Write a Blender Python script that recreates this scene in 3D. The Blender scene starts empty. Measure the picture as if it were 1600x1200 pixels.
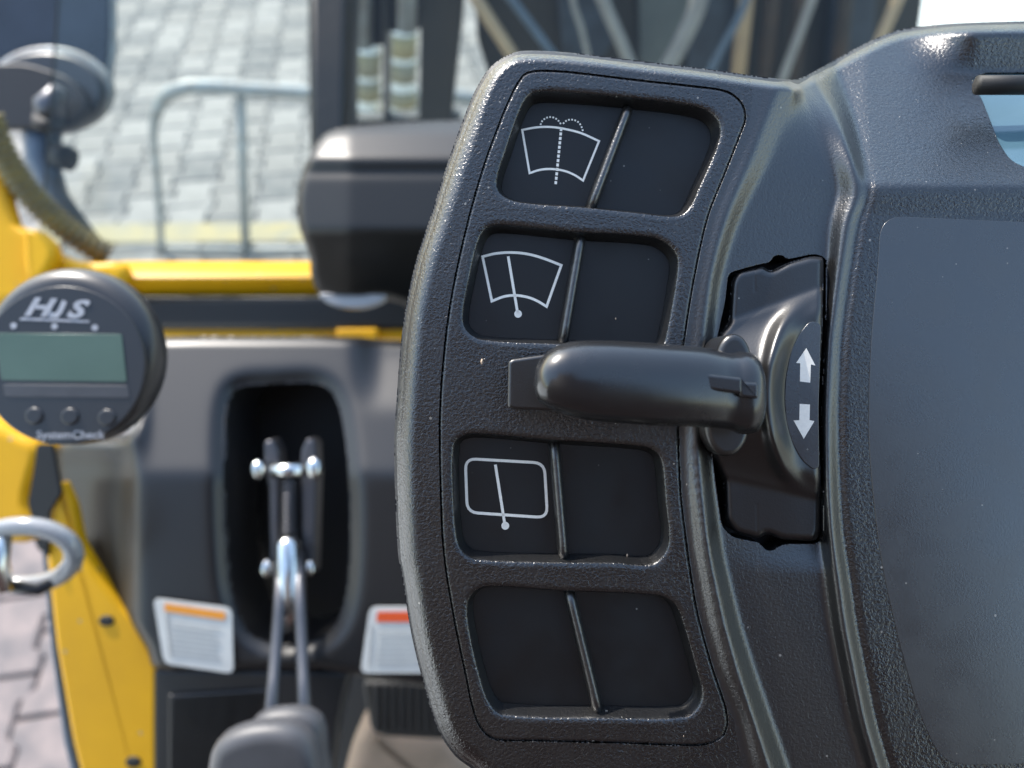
import bpy, math, random
import numpy as np
from mathutils import Vector, Matrix
random.seed(7)
S = bpy.context.scene
COL = S.collection
R = math.radians
# ------------------------------------------------------------------ camera
CAMZ, PITCH = 2.3, 45.0
CAMP = Vector((0, 0, CAMZ))
ROT = Matrix.Rotation(R(90 - PITCH), 3, 'X')
cd = bpy.data.cameras.new('camera'); cam = bpy.data.objects.new('camera', cd); COL.objects.link(cam)
cam.location = CAMP; cam.rotation_euler = (R(90 - PITCH), 0, 0)
cd.sensor_width = 36; cd.lens = 27; cd.clip_start = 0.01; cd.clip_end = 500
cd.dof.use_dof = True; cd.dof.focus_distance = 0.2; cd.dof.aperture_fstop = 27 / 3.0
S.camera = cam
# ------------------------------------------------------------------ light
SUN_EL, SUN_AZ = 45, -40          # azimuth from +Y, negative = left
w = bpy.data.worlds.new('World'); S.world = w; w.use_nodes = True
nt = w.node_tree; bg = nt.nodes['Background']
sky = nt.nodes.new('ShaderNodeTexSky'); sky.sky_type = 'NISHITA'; sky.sun_disc = False
sky.sun_elevation = R(SUN_EL); sky.sun_rotation = R(SUN_AZ); sky.air_density = 1.5; sky.dust_density = 1.5; sky.ozone_density = 1.0
nt.links.new(sky.outputs[0], bg.inputs[0]); bg.inputs[1].default_value = 0.15
sd = bpy.data.lights.new('sun', 'SUN'); so = bpy.data.objects.new('sun', sd); COL.objects.link(so)
sd.energy = 2.4; sd.angle = R(0.6); sd.color = (1, .95, .88)
tosun = Vector((math.sin(R(SUN_AZ)) * math.cos(R(SUN_EL)), math.cos(R(SUN_AZ)) * math.cos(R(SUN_EL)), math.sin(R(SUN_EL))))
so.rotation_euler = tosun.to_track_quat('Z', 'Y').to_euler()
S.view_settings.view_transform = 'Standard'; S.view_settings.look = 'None'
S.view_settings.exposure = 1.42; S.view_settings.gamma = 1
# ------------------------------------------------------------------ materials
def mat(name, col, rough=.5, metal=0., spec=.5, grain=None, var=0., spots=None, coat=0., noise=None, rvar=0., ior=None):
    """grain=(scale per m, strength, distance m); spots=(scale, threshold, colour) dust; noise=(scale, other colour)"""
    m = bpy.data.materials.new(name); m.use_nodes = True
    n, l = m.node_tree.nodes, m.node_tree.links
    b = n['Principled BSDF']
    b.inputs['Base Color'].default_value = (*col, 1); b.inputs['Roughness'].default_value = rough
    b.inputs['Metallic'].default_value = metal; b.inputs['Specular IOR Level'].default_value = spec
    b.inputs['Coat Weight'].default_value = coat; b.inputs['Coat Roughness'].default_value = .1
    if ior: b.inputs['IOR'].default_value = ior
    tc = n.new('ShaderNodeTexCoord')
    colsock = None
    if noise:
        t = n.new('ShaderNodeTexNoise'); t.inputs['Scale'].default_value = noise[0]; t.inputs['Detail'].default_value = 5
        l.new(tc.outputs['Object'], t.inputs['Vector'])
        rp = n.new('ShaderNodeMapRange'); rp.inputs[1].default_value = .35; rp.inputs[2].default_value = .65
        l.new(t.outputs['Fac'], rp.inputs[0])
        mx = n.new('ShaderNodeMix'); mx.data_type = 'RGBA'
        mx.inputs[6].default_value = (*col, 1); mx.inputs[7].default_value = (*noise[1], 1)
        l.new(rp.outputs[0], mx.inputs[0]); colsock = mx.outputs[2]
    if spots:
        v = n.new('ShaderNodeTexVoronoi'); v.inputs['Scale'].default_value = spots[0]
        l.new(tc.outputs['Object'], v.inputs['Vector'])
        c = n.new('ShaderNodeMath'); c.operation = 'LESS_THAN'; l.new(v.outputs['Distance'], c.inputs[0])
        # per-cell random size
        wn = n.new('ShaderNodeSeparateColor'); l.new(v.outputs['Color'], wn.inputs[0])
        pw = n.new('ShaderNodeMath'); pw.operation = 'POWER'; pw.inputs[1].default_value = 6
        l.new(wn.outputs[0], pw.inputs[0])
        ml = n.new('ShaderNodeMath'); ml.operation = 'MULTIPLY'; ml.inputs[1].default_value = spots[1]
        l.new(pw.outputs[0], ml.inputs[0]); l.new(ml.outputs[0], c.inputs[1])
        mx = n.new('ShaderNodeMix'); mx.data_type = 'RGBA'
        if colsock: l.new(colsock, mx.inputs[6])
        else: mx.inputs[6].default_value = (*col, 1)
        mx.inputs[7].default_value = (*spots[2], 1); l.new(c.outputs[0], mx.inputs[0]); colsock = mx.outputs[2]
    if colsock: l.new(colsock, b.inputs['Base Color'])
    if rvar:
        t = n.new('ShaderNodeTexNoise'); t.inputs['Scale'].default_value = 90; t.inputs['Detail'].default_value = 6
        l.new(tc.outputs['Object'], t.inputs['Vector'])
        rp = n.new('ShaderNodeMapRange'); rp.inputs[1].default_value = .3; rp.inputs[2].default_value = .7
        rp.inputs[3].default_value = rough - rvar; rp.inputs[4].default_value = rough + rvar
        l.new(t.outputs['Fac'], rp.inputs[0]); l.new(rp.outputs[0], b.inputs['Roughness'])
    if grain:
        t = n.new('ShaderNodeTexNoise'); t.inputs['Scale'].default_value = grain[0]; t.inputs['Detail'].default_value = 2.5
        t.inputs['Roughness'].default_value = .55; t.inputs['Distortion'].default_value = .6
        l.new(tc.outputs['Object'], t.inputs['Vector'])
        bm = n.new('ShaderNodeBump'); bm.inputs['Strength'].default_value = grain[1]; bm.inputs['Distance'].default_value = grain[2]
        l.new(t.outputs['Fac'], bm.inputs['Height']); l.new(bm.outputs[0], b.inputs['Normal'])
    return m
DUST = (.2, .19, .17)
M = {}
M['grain'] = mat('grained black plastic', (.004, .004, .0042), .27, spec=1., grain=(1250, 1., .00023), spots=(330, .12, DUST), rvar=.05, ior=1.56)
M['grainf'] = mat('finely grained black plastic', (.006, .006, .0063), .33, spec=1., grain=(1400, 1., .00012), spots=(240, .09, DUST), ior=1.6)
M['plate'] = mat('matt black plastic', (.007, .007, .0073), .46, grain=(2600, .4, .00003), spots=(300, .09, DUST), rvar=.1)
M['film'] = mat('satin film', (.024, .026, .028), .27, spec=1., ior=1.6, grain=(1700, .5, .00005), spots=(300, .1, DUST), rvar=.04)
M['module'] = mat('satin black plastic', (.009, .0085, .0085), .33, spec=.9, grain=(1800, .5, .00006), spots=(300, .08, DUST))
M['knob'] = mat('smooth black plastic', (.014, .014, .0145), .25, spec=.9, grain=(500, .2, .00005), spots=(300, .07, DUST), rvar=.05)
M['print'] = mat('white print', (.95, .9, .8), .5, noise=(900, (.88, .83, .74)))
M['gap'] = mat('black cavity plastic', (.006, .006, .006), .6, grain=(900, .3, .0001))
M['lcd'] = mat('display glass', (.08, .15, .19), .1, spec=.6, noise=(40, (.07, .135, .17)))  # cyan of the reflected sky put into the base colour
M['chip'] = mat('pale crumb', (.6, .42, .28), .8, noise=(4000, (.5, .4, .3)))
M['cover'] = mat('grey-black plastic', (.014, .014, .015), .36, spec=.55, grain=(1500, .15, .0001))
M['dark'] = mat('dark plastic', (.012, .012, .014), .5, grain=(500, .4, .0003))
M['yellow'] = mat('yellow paint', (.8, .42, .006), .4, spec=.3, noise=(9, (.66, .34, .008)), spots=(90, .2, (.4, .3, .15)), grain=(300, .1, .0002))
M['chrome'] = mat('bright steel', (.75, .76, .74), .22, metal=1, grain=(500, .2, .0001))
M['steel'] = mat('dull steel', (.13, .13, .14), .4, metal=.8, grain=(500, .3, .0002))
M['rubber'] = mat('black rubber', (.01, .01, .01), .6, grain=(400, .4, .0002))
M['gauge'] = mat('charcoal gauge plastic', (.026, .026, .028), .33, spec=.6, grain=(1500, .3, .00005))
M['glcd'] = mat('green lcd', (.1, .155, .115), .25, noise=(30, (.088, .138, .102)))
M['gprint'] = mat('grey print', (.5, .5, .52), .5, noise=(500, (.4, .4, .42)))
M['label'] = mat('white sticker', (.66, .66, .62), .4, noise=(60, (.6, .6, .57)))
M['orange'] = mat('orange print', (.85, .33, .03), .5, noise=(300, (.8, .3, .03)))
M['redp'] = mat('red print', (.75, .1, .02), .5, noise=(300, (.7, .09, .02)))
M['tprint'] = mat('faint grey print', (.34, .34, .33), .6, noise=(600, (.4, .4, .38)))
M['tan'] = mat('tan leather', (.33, .24, .17), .7, noise=(40, (.27, .2, .14)), grain=(300, .4, .0004))
M['greyrub'] = mat('grey rubber', (.075, .075, .08), .45, noise=(50, (.06, .06, .065)), grain=(700, .5, .0002))
M['galv'] = mat('galvanised steel', (.26, .25, .235), .5, metal=.3, noise=(30, (.34, .37, .38)), grain=(100, .2, .0005))
M['mast'] = mat('dark mast steel', (.022, .022, .02), .4, noise=(8, (.035, .03, .024)), grain=(80, .4, .001))
M['rust'] = mat('rusty brown steel', (.07, .045, .03), .6, noise=(20, (.03, .025, .02)))
M['podm'] = mat('black housing plastic', (.012, .012, .012), .42, spec=.45, grain=(1200, .2, .0001))
M['plateg'] = mat('grey-green steel', (.11, .12, .115), .5, noise=(9, (.07, .08, .08)))
M['plateb'] = mat('blue-grey steel', (.05, .065, .085), .45, noise=(14, (.025, .03, .04)))
M['hoseg'] = mat('pale grey hose', (.28, .27, .25), .5, noise=(20, (.22, .21, .2)))
M['hoset'] = mat('tan hose', (.45, .33, .2), .5, noise=(20, (.38, .28, .18)))
M['hoseb'] = mat('blue-grey hose', (.1, .14, .19), .4, noise=(20, (.08, .11, .15)))
M['olive'] = mat('olive corrugated hose', (.2, .16, .05), .5, noise=(40, (.1, .09, .05)))
M['mirror'] = mat('blue-grey glass', (.02, .027, .04), .2, spec=.6, noise=(9, (.01, .014, .02)))
M['paver'] = mat('grey concrete', (.255, .243, .222), .85, noise=(6, (.205, .196, .18)), grain=(120, .6, .002))
M['paver2'] = mat('light grey concrete', (.3, .287, .265), .85, noise=(7, (.245, .235, .217)), grain=(120, .6, .002))
M['paver3'] = mat('concrete tinted by pink reflection', (.26, .21, .195), .85, noise=(9, (.14, .125, .125)), grain=(120, .6, .002))  # pink reflection on the near ground painted into the colour
M['paver4'] = mat('dim grey concrete', (.205, .197, .184), .85, noise=(7, (.13, .133, .128)), grain=(120, .6, .002))
M['joint'] = mat('sandy ground', (.24, .225, .2), .95, noise=(12, (.16, .155, .14)), grain=(200, .6, .003))
M['yline'] = mat('worn yellow paint', (.36, .3, .15), .8, noise=(9, (.27, .25, .18)))
M['white'] = mat('bright white stand-in surface', (.85, .85, .8), .7, noise=(3, (.8, .8, .76)))  # white standing in for bright ground and gaps, also on the added apron
M['seat'] = mat('seat vinyl', (.03, .022, .022), .5, noise=(20, (.045, .022, .02)), grain=(400, .4, .0005))
M['roof'] = mat('dark roof liner', (.02, .02, .022), .7, noise=(10, (.016, .016, .018)))
M['clear'] = mat('pale translucent plastic', (.34, .33, .33), .15, spec=.8, noise=(40, (.26, .27, .28)))
g = bpy.data.materials.new('window glass'); g.use_nodes = True
gn, gl = g.node_tree.nodes, g.node_tree.links; gn.remove(gn['Principled BSDF'])
tr = gn.new('ShaderNodeBsdfTransparent'); tr.inputs[0].default_value = (.93, .96, .94, 1)
gs = gn.new('ShaderNodeBsdfGlossy'); gs.inputs['Roughness'].default_value = .03
fr = gn.new('ShaderNodeFresnel'); fr.inputs[0].default_value = 1.3
mx = gn.new('ShaderNodeMixShader'); gl.new(fr.outputs[0], mx.inputs[0]); gl.new(tr.outputs[0], mx.inputs[1]); gl.new(gs.outputs[0], mx.inputs[2])
gl.new(mx.outputs[0], gn['Material Output'].inputs[0]); M['glass'] = g
# ------------------------------------------------------------------ object helpers
def link(name, me, m, parent=None, smooth=True):
    o = bpy.data.objects.new(name, me); COL.objects.link(o)
    if m is not None: me.materials.append(M[m] if isinstance(m, str) else m)
    if parent is not None: o.parent = parent
    if smooth and len(me.polygons): me.polygons.foreach_set('use_smooth', [True] * len(me.polygons))
    return o
def tag(o, label=None, cat=None, group=None, kind=None):
    if label: o['label'] = label
    if cat: o['category'] = cat
    if group: o['group'] = group
    if kind: o['kind'] = kind
    return o
def thing(name, loc, label, cat, rot=None, group=None):
    o = bpy.data.objects.new(name, None); COL.objects.link(o); o.location = loc; o.empty_display_size = .02
    if rot is not None: o.rotation_euler = rot
    tag(o, label, cat, group); o['_w'] = 1; del o['_w']
    return o
def mesh(name, V, F):
    me = bpy.data.meshes.new(name); me.from_pydata([tuple(v) for v in V], [], [tuple(f) for f in F]); me.update()
    return me
def P(px, py, d):
    """point on the sight line of a pixel (1600x1200) at depth d metres in front of the camera, world space"""
    return CAMP + ROT @ Vector(((px - 800) / 1200 * d, (600 - py) / 1200 * d, -d))
def ray(px, py): return (ROT @ Vector(((px - 800) / 1200, (600 - py) / 1200, -1)))
def Vp(px, py, Y):
    r = ray(px, py); return CAMP + r * (Y / r.y)
def Gp(px, py, z=0.):
    r = ray(px, py); return CAMP + r * ((z - CAMZ) / r.z)
CAMROT = (R(90 - PITCH), 0, 0)
def frame(name, px, py, d, label, cat, group=None):
    """an Empty parallel to the camera's picture plane direction, standing at the object's place; children use its local metres"""
    return thing(name, P(px, py, d), label, cat, CAMROT, group)
def LP(o, px, py, d):
    """local point in a frame Empty"""
    return (ROT.transposed() @ (P(px, py, d) - Vector(o.location)))
def cr(pts, n=5, closed=True):
    pts = [np.array(p, float) for p in pts]; out = []
    N = len(pts); rng = range(N) if closed else range(N - 1)
    for i in rng:
        if closed: a, b, c, d = pts[i - 1], pts[i], pts[(i + 1) % N], pts[(i + 2) % N]
        else: a, b, c, d = pts[max(i - 1, 0)], pts[i], pts[i + 1], pts[min(i + 2, N - 1)]
        # centripetal-ish: damp tangents by the segment length
        L = np.linalg.norm(c - b); t1 = (c - a); t2 = (d - b)
        t1 = t1 / (np.linalg.norm(t1) + 1e-9) * L; t2 = t2 / (np.linalg.norm(t2) + 1e-9) * L
        for k in range(n):
            t = k / n; h = ((2*t**3 - 3*t*t + 1), (t**3 - 2*t*t + t), (-2*t**3 + 3*t*t), (t**3 - t*t))
            out.append(h[0]*b + h[1]*t1 + h[2]*c + h[3]*t2)
    if not closed: out.append(pts[-1])
    return np.array(out)
def area2(p): return float(np.sum(p[:, 0]*np.roll(p[:, 1], -1) - np.roll(p[:, 0], -1)*p[:, 1]))
def inset(poly, d):
    poly = np.asarray(poly, float); s = 1 if area2(poly) > 0 else -1
    e = np.roll(poly, -1, 0) - np.roll(poly, 1, 0); e /= np.linalg.norm(e, axis=1)[:, None] + 1e-9
    n = np.stack([-e[:, 1], e[:, 0]], 1) * s
    return poly + n * d
def roundpoly(pts, r, n=5):
    out = []; N = len(pts)
    for i in range(N):
        p, a, b = np.array(pts[i], float), np.array(pts[i-1], float), np.array(pts[(i+1) % N], float)
        va, vb = a - p, b - p; la, lb = np.linalg.norm(va), np.linalg.norm(vb); q = min(r, la*.45, lb*.45)
        A, B = p + va/la*q, p + vb/lb*q
        for k in range(n + 1):
            t = k / n; out.append((1-t)**2*A + 2*t*(1-t)*p + t*t*B)
    return np.array(out)
def sdf(poly, X, Y):
    """signed distance (inside positive) and nearest boundary point"""
    poly = np.asarray(poly, float); X = X.ravel(); Y = Y.ravel()
    bd = np.full(X.shape, 1e18); bx = np.zeros_like(X); by = np.zeros_like(X); ins = np.zeros(X.shape, bool)
    for a, b in zip(poly, np.roll(poly, -1, 0)):
        dx, dy = b - a; L = dx*dx + dy*dy + 1e-12
        t = np.clip(((X-a[0])*dx + (Y-a[1])*dy)/L, 0, 1); qx = a[0]+t*dx; qy = a[1]+t*dy
        d = (X-qx)**2 + (Y-qy)**2; k = d < bd
        bd[k] = d[k]; bx[k] = qx[k]; by[k] = qy[k]
        if a[1] != b[1]:
            c = ((a[1] > Y) != (b[1] > Y)) & (X < (b[0]-a[0])*(Y-a[1])/(b[1]-a[1]) + a[0]); ins ^= c
    d = np.sqrt(bd); return np.where(ins, d, -d), bx, by
def sst(x, a, b):
    t = np.clip((x-a)/(b-a), 0, 1); return t*t*(3-2*t)
def blur(A, s):
    if s <= 0: return A
    r = int(3*s)+1; k = np.exp(-.5*(np.arange(-r, r+1)/s)**2); k /= k.sum()
    for ax in (0, 1):
        pad = [(0, 0), (0, 0)]; pad[ax] = (r, r); B = np.pad(A, pad, mode='edge')
        A = sum(k[i]*np.take(B, np.arange(i, i+A.shape[ax]), axis=ax) for i in range(2*r+1))
    return A
def patch(name, outer, holes, hfun, step, D, parent, m, wall=(8, .8), sub=None, pscale=None):
    """moulded sheet: hfun(X,Y,sdf of outer) -> (base height mm, extra height mm). Edges and holes get walls running straight back."""
    outer = np.asarray(outer); x0, y0 = outer.min(0) - wall[0]-4*step; x1, y1 = outer.max(0) + wall[0]+4*step
    xs = np.arange(x0, x1, step); ys = np.arange(y0, y1, step); X, Y = np.meshgrid(xs, ys); sh = X.shape
    sd0, bx, by = sdf(outer, X, Y); Xf, Yf = X.ravel().copy(), Y.ravel().copy(); drop = np.zeros_like(Xf)
    k = sd0 < .45*step; drop[k] = np.maximum(-sd0[k]-1.6*step, 0)
    for hp in holes:
        s, hx, hy = sdf(hp, X, Y); q = s > -.45*step
        bx[q] = hx[q]; by[q] = hy[q]; drop[q] = np.maximum(s[q]-1.6*step, 0); k |= q
    hb, hx_ = hfun(X, Y, sd0.reshape(sh)); hb = hb.ravel(); hx_ = hx_.ravel()
    def samp(A, x, y):
        A = A.reshape(sh); fx = np.clip((x-x0)/step, 0, sh[1]-1.001); fy = np.clip((y-y0)/step, 0, sh[0]-1.001)
        i, j = fx.astype(int), fy.astype(int); u, v = fx-i, fy-j
        return A[j, i]*(1-u)*(1-v)+A[j, i+1]*u*(1-v)+A[j+1, i]*(1-u)*v+A[j+1, i+1]*u*v
    hb2, hx2 = hb.copy(), hx_.copy()
    hb2[k] = samp(hb, bx[k], by[k]); hx2[k] = samp(hx_, bx[k], by[k])
    Xf[k] = bx[k]; Yf[k] = by[k]
    d = D - hb2/1000
    vx = (Xf-800)/1200*d; vy = (600-Yf)/1200*d; vz = -(D - hb2/1000 - hx2/1000) - drop*wall[1]/1000
    o0 = ROT.transposed() @ (Vector(parent.location if sub is None else sub.location) - CAMP)
    co = np.stack([vx-o0.x, vy-o0.y, vz-o0.z], 1)
    ny, nx = sh; idx = np.arange(ny*nx).reshape(sh)
    quads = np.stack([idx[:-1, :-1], idx[1:, :-1], idx[1:, 1:], idx[:-1, 1:]], -1).reshape(-1, 4)
    dq = drop[quads]; keep = dq.max(1) <= wall[0]
    quads = quads[keep]; used = np.unique(quads); mp = np.full(ny*nx, -1); mp[used] = np.arange(len(used))
    quads = mp[quads]; co = co[used]
    me = bpy.data.meshes.new(name); me.vertices.add(len(co)); me.vertices.foreach_set('co', co.ravel())
    me.loops.add(quads.size); me.loops.foreach_set('vertex_index', quads.ravel().astype(np.int32))
    me.polygons.add(len(quads)); me.polygons.foreach_set('loop_start', np.arange(0, quads.size, 4, dtype=np.int32))
    me.update(calc_edges=True)
    return link(name, me, m, parent)
def prism(name, poly, d, th, parent, m, bev=0., bseg=3, exact_back=False, root=None):
    """solid plate: outline in pixels at depth d (number or function of px,py), thickness th metres away from the camera, rounded front edge"""
    root = root or parent; poly = np.asarray(poly, float)
    if area2(poly) < 0: poly = poly[::-1]
    df = d if callable(d) else (lambda x, y: d)
    N = len(poly); V = []; rings = []
    def ring(pts, base, dz):
        st = len(V)
        for (x, y), (bx_, by_) in zip(pts, base):
            v = LP(root, x, y, df(bx_, by_)); v = Vector((v.x, v.y, v.z - dz)); V.append(v)
        rings.append(st)
    pxm = 1200/df(*poly.mean(0))                       # px per metre
    for k in range(bseg+1 if bev else 1):
        a = math.pi/2*k/bseg if bev else 0
        ring(inset(poly, bev*pxm*(1-math.sin(a))) if bev else poly, poly, bev*(1-math.cos(a)) if bev else 0)
    # (front ring inset first, widening as it goes back)
    ring(poly, poly, max(th, bev+1e-5))
    F = [list(range(rings[0], rings[0]+N))]
    for a, b in zip(rings[:-1], rings[1:]):
        for i in range(N):
            j = (i+1) % N; F.append([a+j, a+i, b+i, b+j])
    F.append(list(range(rings[-1], rings[-1]+N))[::-1])
    F = [f[::-1] for f in F]
    me = mesh(name, V, F); o = link(name, me, m, parent, smooth=False)
    if bev:
        for p in me.polygons:
            if 1 <= p.index <= N*(bseg): p.use_smooth = True
    return o
def prismV(name, poly, Y, th, parent, m, bev=0.):
    """solid standing in a vertical plane Y metres ahead, extruded away"""
    V = [Vp(x, y, Y) - Vector(parent.location) for x, y in poly]; N = len(V)
    V += [v + Vector((0, th, 0)) for v in V]
    F = [list(range(N)), list(range(N, 2*N))[::-1]] + [[i, i+N, (i+1) % N+N, (i+1) % N] for i in range(N)]
    me = mesh(name, V, F); o = link(name, me, m, parent, smooth=False)
    if bev:
        md = o.modifiers.new('b', 'BEVEL'); md.width = bev; md.segments = 3
    return o
def tube(name, pts, rad, parent, m, seg=14, world=False, caps=True):
    """round tube through local (or world) points; rad number or list"""
    pts = [Vector(p) for p in pts]
    if world: pts = [(ROT.transposed() @ (p - Vector(parent.location))) if parent.rotation_euler[0] else p - Vector(parent.location) for p in pts]
    V = []; F = []; n = len(pts); up = None
    for i, p in enumerate(pts):
        t = (pts[min(i+1, n-1)] - pts[max(i-1, 0)]).normalized()
        if up is None: up = t.orthogonal().normalized()
        up = (up - t*up.dot(t)).normalized(); s = t.cross(up); r = rad[i] if isinstance(rad, (list, tuple)) else rad
        for k in range(seg):
            a = 2*math.pi*k/seg; V.append(p + up*r*math.cos(a) + s*r*math.sin(a))
    for i in range(n-1):
        for k in range(seg):
            j = (k+1) % seg; F.append([i*seg+k, i*seg+j, (i+1)*seg+j, (i+1)*seg+k])
    if caps: F.append(list(range(seg))[::-1]); F.append(list(range((n-1)*seg, n*seg)))
    return link(name, mesh(name, V, F), m, parent)
def stroke_mesh(name, strokes, dots, d, root, parent, m):
    """printed line drawing as thin raised ink: strokes = [(points px, width px)], dots = [(x,y,r)]"""
    V = []; F = []; th = .00006
    def poly(pp):
        s = len(V); n = len(pp)
        for x, y in pp: V.append(LP(root, x, y, d))
        for x, y in pp: q = LP(root, x, y, d); V.append(Vector((q.x, q.y, q.z - th)))
        F.append([s+i for i in range(n)][::-1] if area2(np.array(pp)) > 0 else [s+i for i in range(n)])
        for i in range(n): j = (i+1) % n; F.append([s+i, s+j, s+n+j, s+n+i])
    for pts, wd in strokes:
        pts = np.array(pts, float); n = len(pts); cl = np.allclose(pts[0], pts[-1]) and n > 3
        L = []; Rr = []
        for i in range(n):
            if cl: a = pts[i-1] if i > 0 else pts[-2]; b = pts[i+1] if i < n-1 else pts[1]
            else: a = pts[max(i-1, 0)]; b = pts[min(i+1, n-1)]
            d1 = pts[i]-a; d2 = b-pts[i]
            d1 = d1/np.linalg.norm(d1) if np.linalg.norm(d1) > 1e-6 else d2/np.linalg.norm(d2)
            d2 = d2/np.linalg.norm(d2) if np.linalg.norm(d2) > 1e-6 else d1
            t = d1+d2; t /= np.linalg.norm(t); nn = np.array([-t[1], t[0]]); c = max(.5, float(nn @ np.array([-d1[1], d1[0]])))
            L.append(pts[i]+nn*wd/2/c); Rr.append(pts[i]-nn*wd/2/c)
        for i in range(n-1): poly([L[i], L[i+1], Rr[i+1], Rr[i]])
    for x, y, r in dots: poly([(x+r*math.cos(a*math.pi/8), y+r*math.sin(a*math.pi/8)) for a in range(16)])
    return link(name, mesh(name, V, F), m, parent, smooth=False)
def clip_half(poly, A, B, side):
    """keep the part of poly on one side of line AB"""
    A = np.array(A, float); B = np.array(B, float); n = np.array([-(B-A)[1], (B-A)[0]])*side; out = []
    f = lambda p: float(n @ (p-A))
    for a, b in zip(poly, np.roll(poly, -1, 0)):
        fa, fb = f(a), f(b)
        if fa >= 0: out.append(a)
        if fa*fb < 0: out.append(a+(b-a)*fa/(fa-fb))
    return np.array(out)
#PART2
# ================================================================== CONSOLE
D0 = .2
con = frame('dashboard_console', 1000, 640, D0, 'black textured dashboard console with wiper switch symbols, blank switches and direction lever', 'dashboard')
sil = cr([(800,83),(830,79),(900,83),(1000,95),(1100,107),(1200,121),(1240,124),(1262,117),(1300,96),(1350,69),(1400,48),(1450,40),(1500,36),(1600,33),(1740,32),
          (1760,60),(1760,600),(1760,1200),(1740,1290),(1600,1300),(1200,1300),(900,1300),(800,1262),(742,1205),(710,1180),(683,1137),(660,1062),(642,987),(628,900),(622,865),(618,790),(616,690),(620,620),(623,575),(632,490),
          (650,407),(672,340),(700,252),(732,165),(747,133),(768,103)], 4)
seam = cr([(815,118),(832,110),(860,109),(900,112),(1000,124),(1100,135),(1137,142),(1160,160),(1166,185),(1158,210),(1132,276),(1107,340),(1085,440),(1070,535),(1062,600),(1061,670),(1065,770),(1072,832),(1082,905),
           (1092,962),(1115,1045),(1132,1095),(1138,1125),(1133,1148),(1115,1161),(1085,1166),(960,1162),(832,1159),(775,1157),(755,1145),(740,1117),(725,1050),(707,962),(692,865),(687,765),(686,640),(695,527),(707,447),(731,340),(755,257),(772,210),(792,160)], 4)
slot = roundpoly([(1138,426),(1190,412),(1203,410),(1209,399),(1222,398),(1230,405),(1275,396),(1292,404),(1290,520),(1283,640),(1287,780),(1287,838),(1278,850),(1224,850),(1207,861),(1196,860),(1187,848),(1145,840),(1128,824),(1116,740),(1106,640),(1120,530),(1133,470)], 9, 4)
lcdh = roundpoly([(1519,122),(1540,113),(1600,113),(1750,114),(1752,262),(1604,263),(1578,250),(1560,222),(1546,185),(1532,150),(1521,140)], 12, 4)
_sm = {}
def ip(y, ys, v):
    k = tuple(v)
    if k not in _sm:
        g_ = np.arange(-100, 1500.); c = np.interp(g_, ys, v); w_ = np.exp(-.5*(np.arange(-45, 46)/15.)**2); w_ /= w_.sum()
        _sm[k] = (g_, np.convolve(np.pad(c, 45, mode='edge'), w_, mode='valid'))
    return np.interp(y, *_sm[k])
YS = [90,118,150,190,250,300,340,390,440,530,640,700,770,830,870,900,975,1050,1125,1200,1300]
Sx = [1175,1178,1180,1176,1146,1126,1107,1096,1085,1071,1062,1061,1065,1072,1076,1082,1095,1115,1150,1165,1195]
Bx = [1235,1222,1208,1192,1170,1148,1133,1118,1108,1098,1090,1089,1093,1098,1104,1110,1126,1147,1171,1196,1232]
Cx = [1262,1256,1244,1226,1204,1176,1156,1138,1124,1112,1104,1103,1108,1114,1120,1128,1146,1170,1196,1222,1260]
Fx = [1246,1262,1288,1310,1332,1345,1326,1318,1310,1298,1293,1293,1295,1299,1304,1310,1320,1335,1350,1372,1405]
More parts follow.
